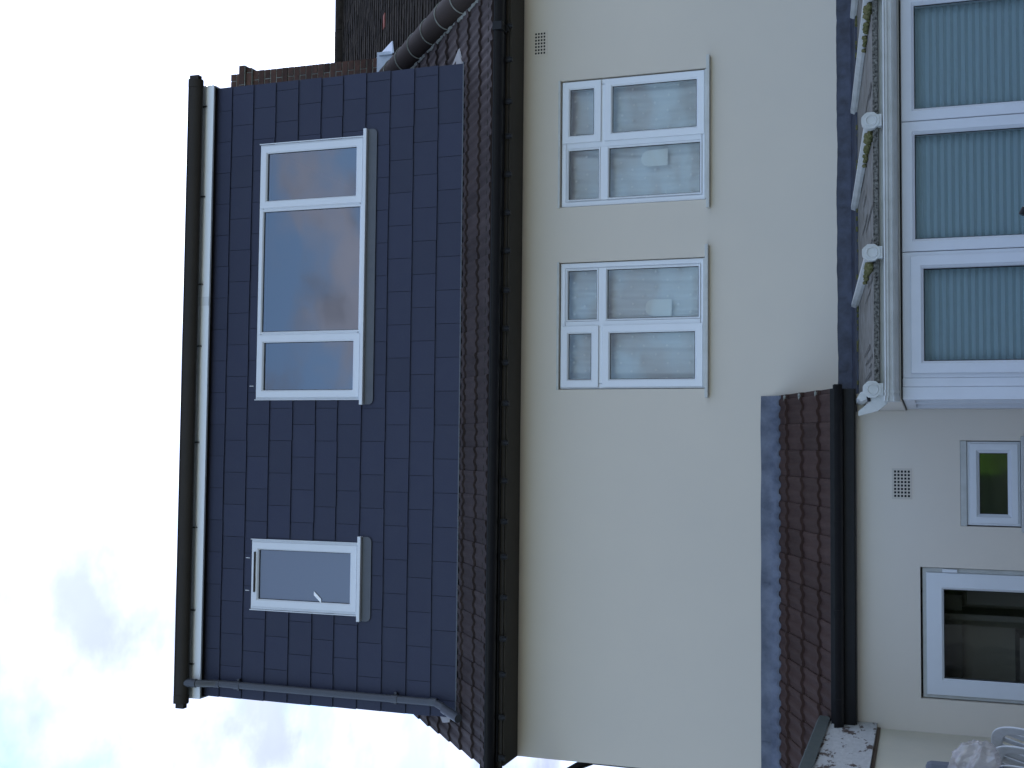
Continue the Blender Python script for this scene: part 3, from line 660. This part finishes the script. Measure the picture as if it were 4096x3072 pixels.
# side frames running back to the lean-to wall
b = MB()
for y0, y1 in ((7.172, 7.24), (7.75, 7.84), (8.55, 8.74)): b.box(CX0+.002, CX0+.07, y0, y1, -1.34, .114)
b.box(CX0+.003, CX0+.068, 7.24, 8.55, .05, .113); b.box(CX0+.003, CX0+.068, 7.24, 8.55, -1.338, -1.27); sf = b.build('side_frame', M['con_upvc'], con, bevel=.003)
b = MB()
for y0, y1 in ((7.24, 7.75), (7.84, 8.55)): b.poly([(CX0+.03, y0, -1.27), (CX0+.03, y1, -1.27), (CX0+.03, y1, .05), (CX0+.03, y0, .05)])
b.each('side_pane', M['cons_glass'], sf)
# eaves beam, gutter
b = MB(); b.box(CX0+.01, CX1, YC-.02, YC+.08, .122, .235); b.build('eaves_beam', M['old_upvc'], con)
b = MB(); b.box(CX0+.02, CX1, YC-.012, YC+.06, .2355, .252); b.box(CX0, CX1, YC-.01, YC+.07, .1145, .1215); b.each('eaves_gap', M['dark'], con)
b = MB(); pf = [(7.075, .206), (6.935, .206), (6.932, .199), (6.942, .194), (6.942, .184), (6.954, .176), (6.958, .166), (6.950, .160), (6.962, .150), (6.985, .138), (7.01, .132), (7.076, .132)]
b.prism_x(pf, CX0+.002, CX1); gt = b.build('gutter', M['old_upvc'], con)
b = MB(); b.prism_x([(y-.005 if y < 7.03 else y, z+(.005 if z > .17 else -.004)) for y, z in pf], CX0-.014, CX0+.016); b.prism_x([(y-.003 if y < 7.03 else y, z+(.003 if z > .17 else -.003)) for y, z in pf], CX0+.034, CX0+.048); b.each('stop_end', M['old_upvc'], gt)
# cream side eaves board
b = MB(); b.hexa([(CX0-.012, YC-.01, .118), (CX0+.05, YC-.01, .118), (CX0+.05, YG-.003, .118), (CX0-.012, YG-.003, .118), (CX0-.012, YC-.01, .236), (CX0+.05, YC-.01, .236), (CX0+.05, YG-.003, .40), (CX0-.012, YG-.003, .40)]); b.build('side_board', M['render'], con, bevel=.004)
b = MB(); b.hexa([(CX0-.006, YC, .1125), (CX0+.004, YC, .1125), (CX0+.004, YG-.004, .1125), (CX0-.006, YG-.004, .1125), (CX0-.006, YC, .1175), (CX0+.004, YC, .1175), (CX0+.004, YG-.004, .1175), (CX0-.006, YG-.004, .1175)]); b.build('side_shadow_line', M['brown'], con)  # solid dark strip stands in for the shadow line under the side eaves
# polycarbonate sheets, bars, caps
BX = [.345, 1.117, 1.870, 2.620, 3.370, 4.120, 4.87]
b = MB()
for x0, x1 in zip(BX, BX[1:]):
    b.hexa([(x0, 7.05, zs(7.05)-.025), (x1, 7.05, zs(7.05)-.025), (x1, 9.70, zs(9.70)-.025), (x0, 9.70, zs(9.70)-.025), (x0, 7.05, zs(7.05)-.002), (x1, 7.05, zs(7.05)-.002), (x1, 9.70, zs(9.70)-.002), (x0, 9.70, zs(9.70)-.002)])
b.build('roof_sheet', M['sheet'], con)
b = MB(); 
for x0, x1 in zip(BX, BX[1:]): b.box(x0+.03, x1-.03, 7.035, 7.0495, .236, zs(7.05)+.001)
b.build('sheet_closure', M['grime'], con)
bar0 = None
for i, x in enumerate(BX):
    if bar0 is None or i == 1:
        b = MB(); h = [(-.026, .0), (-.026, .020), (-.014, .046), (.014, .046), (.026, .020), (.026, .0)]
        n = b.add([(x+a, 7.03, zs(7.03)+c) for a, c in h]+[(x+a, 9.50, zs(9.50)+c) for a, c in h]); 
        for k in range(6): j = (k+1) % 6; b.face((n+k, n+j, n+6+j, n+6+k))
        b.face(range(n, n+6)); b.face(range(n+11, n+5, -1)); br = b.build('glazing_bar', M['old_upvc'], con)
        c = MB(); pr = [(x+.047*math.cos(t)*(1.06 if k % 2 else 1), .276+.050*math.sin(t)*(1.05 if k % 2 else 1)) for k, t in enumerate([2*math.pi*k/16 for k in range(16)])]
        c.prism_y(pr, 6.995, 7.05); ri = []
        for k in range(25): t = 2*math.pi*k/24; ri.append((x+.029*math.cos(t), 6.994, .272+.029*math.sin(t)))
        c.tube(ri, .0045, 6); c.box(x-.034, x+.034, 7.0, 7.05, .215, .245)
        cp = c.build('bar_cap', M['old_upvc'], br, smooth=True)
        if i:
            ms = MB()
            for k in range(34):
                q = random.random()**1.4; yy = 7.05+1.0*q; r_ = random.uniform(.006, .022)*(1.15-q*.6); xx = x-.030-random.uniform(0, .05)*(1-q*.7)
                ms.tube([(xx, yy-r_, zs(yy)+r_*.3), (xx+random.uniform(-.01, .01), yy, zs(yy)+r_*random.uniform(.6, 1.3)), (xx, yy+r_*1.4, zs(yy)+r_*.2)], [r_*.5, r_, r_*.5], 6)
            tag(ms.build('moss', M['moss'], br, smooth=True), kind='stuff')
        if i == 1: bar0 = br
    else:
        c = br.copy(); col.objects.link(c); c.parent = con; c.location = (x-BX[1], 0, 0)
        for ch in br.children: d = ch.copy(); col.objects.link(d); d.parent = c
rn = random.Random(4)
b = MB()
for k in range(46):
    x = rn.uniform(.40, 3.9); y0 = rn.uniform(7.06, 8.3); ln_ = rn.uniform(.15, .9); w0 = rn.uniform(.006, .02)
    b.poly([(x-w0, y0, zs(y0)+.0012), (x+w0, y0, zs(y0)+.0012), (x+w0*.4, y0+ln_, zs(y0+ln_)+.0012), (x-w0*.5, y0+ln_, zs(y0+ln_)+.0012)])
tag(b.build('dirt_runs', M['grime'], con), kind='stuff')
# scalloped bracket trim on the corner cap
b = MB(); x = BX[0]
pr = [(x-.075, .20), (x+.02, .206), (x+.03, .25), (x-.005, .285), (x-.02, .335), (x-.045, .35), (x-.06, .335), (x-.045, .30), (x-.075, .285), (x-.125, .345), (x-.14, .345), (x-.115, .25)]
b.prism_y(pr, 7.02, 7.06); b.build('corner_bracket', M['old_upvc'], con, bevel=.006)
b = MB(); b.tube([(x-.068, 7.015, .292), (x-.038, 7.015, .298)], .009, 8); b.build('bracket_hole', M['dark'], con)
# lead against the house wall
b = MB(); nx = 160; cols_ = []
for i in range(nx+1):
    x = .36+(4.9-.36)*i/nx; wob = .010*noise.noise(Vector((x*2.3, 3, 0)))+.004*noise.noise(Vector((x*13, 1, 0))); y1 = 9.43+.025*noise.noise(Vector((x*4, 7, 0)))
    cols_.append([(x, YW-.002, .640+wob), (x, YW-.008, .634+wob), (x, YW-.012, .575), (x, YW-.03, .53+wob*.4), (x, 9.58, zs(9.58)+.020), (x, y1, zs(y1)+.012), (x, y1, zs(y1)-.001)])
n = b.add([p for c_ in cols_ for p in c_])
for i in range(nx):
    for j in range(6): a = n+i*7+j; b.face((a, a+7, a+8, a+1))
lf = b.build('lead_flashing', M['dark_lead'], con, smooth=True)
b = MB()
for x in (2.66, 1.92, 1.20, .62): b.hexa([(x-.006, YW-.016, .52), (x+.006, YW-.016, .52), (x+.006, YW-.010, .52), (x-.006, YW-.010, .52), (x-.004, YW-.013, .63), (x+.008, YW-.013, .63), (x+.008, YW-.009, .63), (x-.004, YW-.009, .63)])
b.each('flashing_lap', M['dark_lead'], lf)
b = MB(); b.hexa([(.27, 8.70, .44), (.42, 8.70, .46), (.42, 9.6, .53), (.27, 9.6, .53), (.28, 8.70, .52), (.44, 8.70, .52), (.44, 9.6, .60), (.28, 9.6, .60)]); b.build('corner_lead', M['dark_lead'], con, bevel=.01)
b = MB()                                                    # grit and leaf litter caught under the lead
for k in range(60):
    x = random.uniform(.5, 3.7); y = 9.40+random.uniform(-.05, .03); z = zs(y); r_ = random.uniform(.006, .018)
    b.box(x-r_, x+r_, y-r_, y+r_, z-.001, z+r_*.8)
tag(b.build('leaf_litter', M['moss'], con), kind='stuff')

# ================================================================== NEIGHBOURING HOUSE (right)
nb = thing('neighbouring_house', 'adjoining house with weathered plain tiled roof and dark brick chimney behind the dormer', 'house', (6, YW, -2.05))
b = MB(); b.wall(4.035, 8.2, -2.05, 3.30, YW, YW+.25); b.box(4.04, 8.2, 17.5, 17.75, -2.05, 3.3); b.build('wall', M['render'], nb)
b = MB(); b.prism_x([(9.33, 3.31), (18.1, 3.31), (13.74, 7.01)], 4.06, 8.2); b.build('roof_space', M['dark'], nb)
b = MB(); cs, sn = math.cos(R(40)), math.sin(R(40)); i = 0; red = MB()
s_ = 0
while True:
    y = 9.30+s_*cs
    if y > 13.66: break
    off = .0825 if i % 2 else 0; x = 4.02-off
    while x < 7.2:
        wv = .165; j = random.uniform(0, .006); t = random.random(); a = Vector((x+.002, y, zroof(y)-.012)); p = []
        for dx in (0, wv-.003):
            for ds, dn in ((0, 0), (0, .016+j), (.15, .006)):
                q = a+sl*ds+nr*(dn+.01)+Vector((dx, 0, 0)); p.append((q.x, q.y, q.z))
        tgt = red if (i == 36 and 4.62 < x < 4.80) else b
        n = tgt.add(p); tgt.face((n, n+3, n+4, n+1), t); tgt.face((n+1, n+4, n+5, n+2), t); tgt.face((n, n+1, n+2), t); tgt.face((n+3, n+5, n+4), t)
        x += wv
    s_ += .0985; i += 1
nrf = b.build('roof', M['plain'], nb); 
if red.f: red.build('red_tile', M['red_tile'], nrf)
b = MB(); b.poly([(4.02, 13.74, 7.13), (8.2, 13.74, 7.13), (8.2, 18.1, 3.4), (4.02, 18.1, 3.4)]); b.build('rear_slope', M['plain'], nb)
b = MB(); x = 4.02
while x < 8:
    b.tube([(x+.004, 13.735, 7.075), (x+.44, 13.735, 7.078)], .115, 16); x += .445
b.build('ridge_tiles', M['plain'], nb, smooth=True)
# chimney: real bricks round a mortar core
ch = MB(); core = MB()
def course(x0, x1, y0, y1, z, par):
    L_ = .225
    def run(a0, a1, fn):
        a = a0-(L_/2 if par else 0)
        while a < a1-.01:
            s, e = max(a+.005, a0), min(a+L_-.005, a1)
            if e-s > .03: fn(s, e)
            a += L_
    z0, z1 = z+.005, z+.070
    jit = lambda: random.uniform(-.004, .004)
    run(x0, x1, lambda s, e: ch.box(s, e, y0+jit(), y0+.1, z0, z1, random.random()))
    run(x0, x1, lambda s, e: ch.box(s, e, y1-.1, y1+jit(), z0, z1, random.random()))
    run(y0+.105, y1-.105, lambda s, e: ch.box(x0+jit(), x0+.1, s, e, z0, z1, random.random()))
    run(y0+.105, y1-.105, lambda s, e: ch.box(x1-.1, x1+jit(), s, e, z0, z1, random.random()))
z = 4.95; k = 0
while z < 7.50:
    e = 0
    if 7.14 <= z < 7.21: e = .03
    elif 7.21 <= z < 7.30: e = .062
    elif z >= 7.30: e = -.012
    course(3.36-e, 4.252+e, 11.76-e, 12.44+e, z, k % 2); core.box(3.367-e, 4.245+e, 11.767-e, 12.433+e, z-.004, z+.0705 if z < 7.42 else z+.064); z += .075; k += 1
cm = ch.build('chimney', M['brick'], nb); core.build('mortar', M['mortar'], cm)
b = MB()
for x in (3.55, 3.95): b.tube([(x, 12.1, 7.5), (x, 12.1, 7.56), (x, 12.1, 7.72), (x, 12.1, 7.86)], [.13, .105, .10, .115], 16)
# (pots kept short: the dormer hides them)
zc = lambda y: zroof(y)+.03
b = MB(); b.box(3.33, 4.30, 11.725, 11.755, zc(11.70), zc(11.70)+.20); 
b.hexa([(4.253, 11.66, zc(11.66)), (4.40, 11.70, zc(11.70)), (4.42, 12.36, zc(12.36)), (4.253, 12.40, zc(12.40)), (4.253, 11.66, zc(11.66)+.02), (4.40, 11.70, zc(11.70)+.012), (4.42, 12.36, zc(12.36)+.012), (4.253, 12.40, zc(12.40)+.02)])
b.hexa([(4.256, 11.70, zc(11.70)+.02), (4.268, 11.70, zc(11.70)+.02), (4.268, 12.38, zc(12.38)+.02), (4.256, 12.38, zc(12.38)+.02), (4.256, 11.70, zc(11.70)+.16), (4.266, 11.70, zc(11.70)+.16), (4.266, 12.2, zc(12.2)+.12), (4.256, 12.2, zc(12.2)+.12)])
b.build('flashing', M['skylit_lead'], cm)

# ================================================================== FLAT-ROOFED BUILDING (left)
XN = -1.907
le = thing('flat_roofed_outbuilding', 'flat-roofed cream outbuilding with peeling white fascia in front of the lean-to', 'outbuilding', (-3.2, 6.5, -2.05))
b = MB(); b.box(-4.6, XN, 3.4, YG-.004, -2.05, .40); b.build('wall', M['side_render'], le)
b = MB(); b.box(XN-.012+.002, -1.868, 3.3, YG-.012, .322, .640); b.build('fascia', M['peel'], le)
b = MB(); b.box(XN-.008, XN+.012, 3.35, YG-.02, .300, .321); b.build('fascia_gap', M['wood'], le)
b = MB(); b.prism_y([(-4.7, .60), (XN-.02, .60), (XN-.02, .641), (-1.864, .641), (-1.850, .632), (-1.846, .705), (-1.875, .722), (-4.7, .722)], 3.25, YG-.014); b.build('roof', M['felt'], le)

# ================================================================== GARDEN CHAIRS, BAG, LOUNGER
tb = thing('garden_table', 'white plastic garden table carrying the stacked chairs', 'table', (-2.0+.55, 7.2, -2.05))
b = MB(); b.box(-2.6, -1.5, 6.75, 7.65, -1.257, -1.217); b.build('tabletop', M['plastic'], tb, bevel=.015)
for x in (-2.52, -1.58):
    for y in (6.93, 7.57): b = MB(); b.tube([(x, y, -2.05), (x, y, -1.37)], [.022, .03], 10); b.v = [(x_, y_, z_+(.103 if z_-GZ > -1.5 else 0)) for x_, y_, z_ in b.v]; b.build('leg', M['plastic'], tb, smooth=True)

def chair_parts():
    """a moulded chair: local x forward, y sideways, z up, origin on the floor"""
    P = {}
    # back hoop (rounded arch), with slats
    hoop = MB(); pts = []
    for t in [i/28 for i in range(29)]:
        a = math.pi*t; c_, s_ = math.cos(a), math.sin(a)
        yy = -.225*math.copysign(abs(c_)**.62, c_); zz_ = .42+.40*max(s_, 0)**.62
        pts.append((-.20-.15*(zz_-.42)/.40, yy, zz_))
    n = None; rings = []
    for i, p in enumerate(pts):
        d = Vector(pts[min(i+1, 28)])-Vector(pts[max(i-1, 0)]); d.normalize(); nrm = Vector((.93, 0, .37)); sid = d.cross(nrm).normalized()
        wv = .032; rings.append([Vector(p)+sid*wv+nrm*.006, Vector(p)+sid*wv-nrm*.006, Vector(p)-sid*wv-nrm*.006, Vector(p)-sid*wv+nrm*.006])
    n = hoop.add([v for r_ in rings for v in r_])
    for i in range(28):
        for k in range(4): j = (k+1) % 4; hoop.face((n+i*4+k, n+i*4+j, n+i*4+4+j, n+i*4+4+k))
    P['back_hoop'] = hoop
    sl2 = MB()
    for y in (-.12, -.04, .04, .12): sl2.hexa([(-.195, y-.025, .43), (-.195, y+.025, .43), (-.205, y+.025, .43), (-.205, y-.025, .43), (-.345, y-.022, .79), (-.345, y+.022, .79), (-.355, y+.022, .79), (-.355, y-.022, .79)])
    P['back_slats'] = sl2
    st = MB(); st.hexa([(-.2, -.21, .40), (.22, -.23, .43), (.22, .23, .43), (-.2, .21, .40), (-.2, -.21, .425), (.22, -.23, .452), (.22, .23, .452), (-.2, .21, .425)]); P['seat'] = st
    for i, s in enumerate((-1, 1)):
        lg_ = MB(); lg_.tube([(.24, s*.25, 0), (.20, s*.235, .43), (.16, s*.25, .64), (-.05, s*.255, .655), (-.27, s*.225, .62)], [.02, .026, .024, .026, .02], 8); P['front_leg.%d' % i] = lg_
        l2_ = MB(); l2_.tube([(-.30, s*.24, 0), (-.20, s*.21, .42)], [.018, .026], 8); P['rear_leg.%d' % i] = l2_
    return P
def make_chair(label):
    t = bpy.data.objects.new('garden_chair', None); col.objects.link(t); origin[t.name] = Vector((0, 0, 0)); tag(t, label, 'chair', 'stacked garden chairs')
    for nm, mb in chair_parts().items():
        mb.v = [(x, y, z-GZ) for x, y, z in mb.v]
        if nm == 'back_slats': mb.each('back_slat', M['plastic'], t, bevel=.005); continue
        mb.build(nm.split('.')[0], M['plastic'], t, smooth=nm.startswith(('front', 'rear')), bevel=.005 if not nm.startswith(('front', 'rear')) else 0)
    return t
labs = ['white plastic garden chair at the right end of the nested stack, rounded back uncovered', 'white plastic garden chair second from the right in the nested stack beside the polythene', 'white plastic garden chair at the left of the nested stack half under the polythene']
c0 = make_chair(labs[0]); chairs = [c0]
for lb in labs[1:]:
    c = c0.copy(); col.objects.link(c); c['label'] = lb
    for chd in c0.children: d = chd.copy(); col.objects.link(d); d.parent = c
    chairs.append(c)
CHX = -1.885
for i, c in enumerate(chairs):
    c.location = (CHX-.088*i, 7.30-.075*i, GZ-1.215+.004*i); c.rotation_euler = (0, R(3), R(222))
cu = MB(); cu.box(-2.2, -1.72, 7.14, 7.22, -.42, .008); lone('grey_cushion', cu, M['grey_cloth'], 'grey cushion standing behind the crumpled polythene at the picture edge', 'cushion', (-1.95, 7.18, -.42), bevel=.03)
bag = MB(); nu, nv = 56, 34; vv = []
for j in range(nv+1):
    for i in range(nu):
        th = math.pi*j/nv; ph = 2*math.pi*i/nu; d = Vector((math.sin(th)*math.cos(ph), math.sin(th)*math.sin(ph), math.cos(th)))
        q = d*1.5+Vector((3, 1, 8)); rg = 1-abs(noise.noise(q)); rg2 = 1-abs(noise.noise(q*2.3))
        r_ = .66+.24*rg**2+.10*rg2**2+.14*noise.noise(d*1.4)
        vv.append((-1.695+.165*r_*d.x+.03*d.z, 7.02+.12*r_*d.y, -.238+.135*r_*d.z-.05*d.x+GZ))
bag.v = vv; bag.t = []
for j in range(nv):
    for i in range(nu): bag.face((j*nu+i, j*nu+(i+1) % nu, (j+1)*nu+(i+1) % nu, (j+1)*nu+i))
lone('polythene_sheet', bag, M['film'], 'crumpled clear polythene sheet draped over the stacked garden chairs', 'plastic sheet', (-1.5, 7.2, -.6))

ln = thing('folded_lounger', 'folded lounger with tan frame and pale canvas standing before the conservatory window', 'lounger', (1.35, 6.3, -2.05))
ax, ay, az = 1.170, 6.30, -.462
b = MB(); b.tube([(ax, ay, az), (ax+.50, ay, az-.30), (ax+.52, ay+.1, -2.05)], .011, 8); b.tube([(ax, ay+.02, az-.012), (ax-.16, ay+.06, az-.32), (ax-.2, ay+.1, -2.05)], .011, 8); b.build('frame', M['tan'], ln, smooth=True)
b = MB(); b.hexa([(ax+.025, ay-.004, az-.03), (ax+.50, ay-.004, az-.318), (ax+.5, ay+.02, az-.318), (ax+.025, ay+.02, az-.03), (ax-.01, ay-.004, az-.16), (ax+.42, ay-.004, az-1.3), (ax+.42, ay+.02, az-1.3), (ax-.01, ay+.02, az-.16)]); b.build('canvas', M['canvas'], ln, bevel=.006)
b = MB(); b.tube([(ax-.012, ay-.01, az+.004), (ax+.02, ay-.01, az-.012)], .017, 10); b.build('joint', M['black'], ln, smooth=True)

# ================================================================== SHRUB AND ADDED HEDGE behind the viewpoint (mirrored in the glass)
def hedge(xa, xb, y, h, seed, label):
    rnd = random.Random(seed); b = MB()
    for k in range(1500):
        x = rnd.uniform(xa, xb); d = rnd.uniform(-.7, .7); top = h*(.86+.2*noise.noise(Vector((x*.9, seed, 0)))); z = rnd.uniform(.05, 1)**.6*top
        yy = y+d*(1-.35*(z/top)**2)
        a = Vector((rnd.gauss(0, 1), rnd.gauss(0, 1), rnd.gauss(0, .6))).normalized(); c = a.orthogonal().normalized(); s = rnd.uniform(.05, .10); p = Vector((x, yy, z-2.07))
        b.poly([p-a*s, p+c*s*.5, p+a*s, p-c*s*.5], rnd.random())
    hd = thing('shrub', label, 'shrub', ((xa+xb)/2, y, -2.07)); b.build('foliage', M['leaf'], hd)
    t = MB()
    for k in range(6): x = xa+(xb-xa)*(k+.5)/6; t.tube([(x, y, -2.07), (x+.05, y, -2.07+h*.7)], [.04, .015], 7)
    t.each('stem', M['bark'], hd)
hedge(-.42, 1.0, -8, 1.95, 5, 'leafy green shrub mirrored in the small frosted window')

def tall_hedge(xa, xb, y, h, seed):  # unseen hedge, added so the glass mirrors dark greenery instead of bright horizon sky
    rnd = random.Random(seed); b = MB()
    b.box(xa, xb, y-.5, y+.35, -2.07, -2.07+h*.9, .1)
    for k in range(9000):
        x = rnd.uniform(xa, xb); z = rnd.uniform(.02, 1)*h*(.95+.10*noise.noise(Vector((x*.6, seed, 0)))); yy = y+.35+rnd.uniform(-.05, .25) if z < h*.9 else y+rnd.uniform(-.5, .5)
        a = Vector((rnd.gauss(0, 1), rnd.gauss(0, 1), rnd.gauss(0, .6))).normalized(); c = a.orthogonal().normalized(); s_ = rnd.uniform(.08, .17); p = Vector((x, yy, z-2.07))
        b.poly([p-a*s_, p+c*s_*.5, p+a*s_, p-c*s_*.5], rnd.random())
    lone('added_hedge', b, M['dark_leaf'], 'tall dark clipped hedge added out of view to darken reflections in the conservatory glass', 'hedge', ((xa+xb)/2, y, -2.07))
tall_hedge(-24, 26, -15, 3.1, 9)
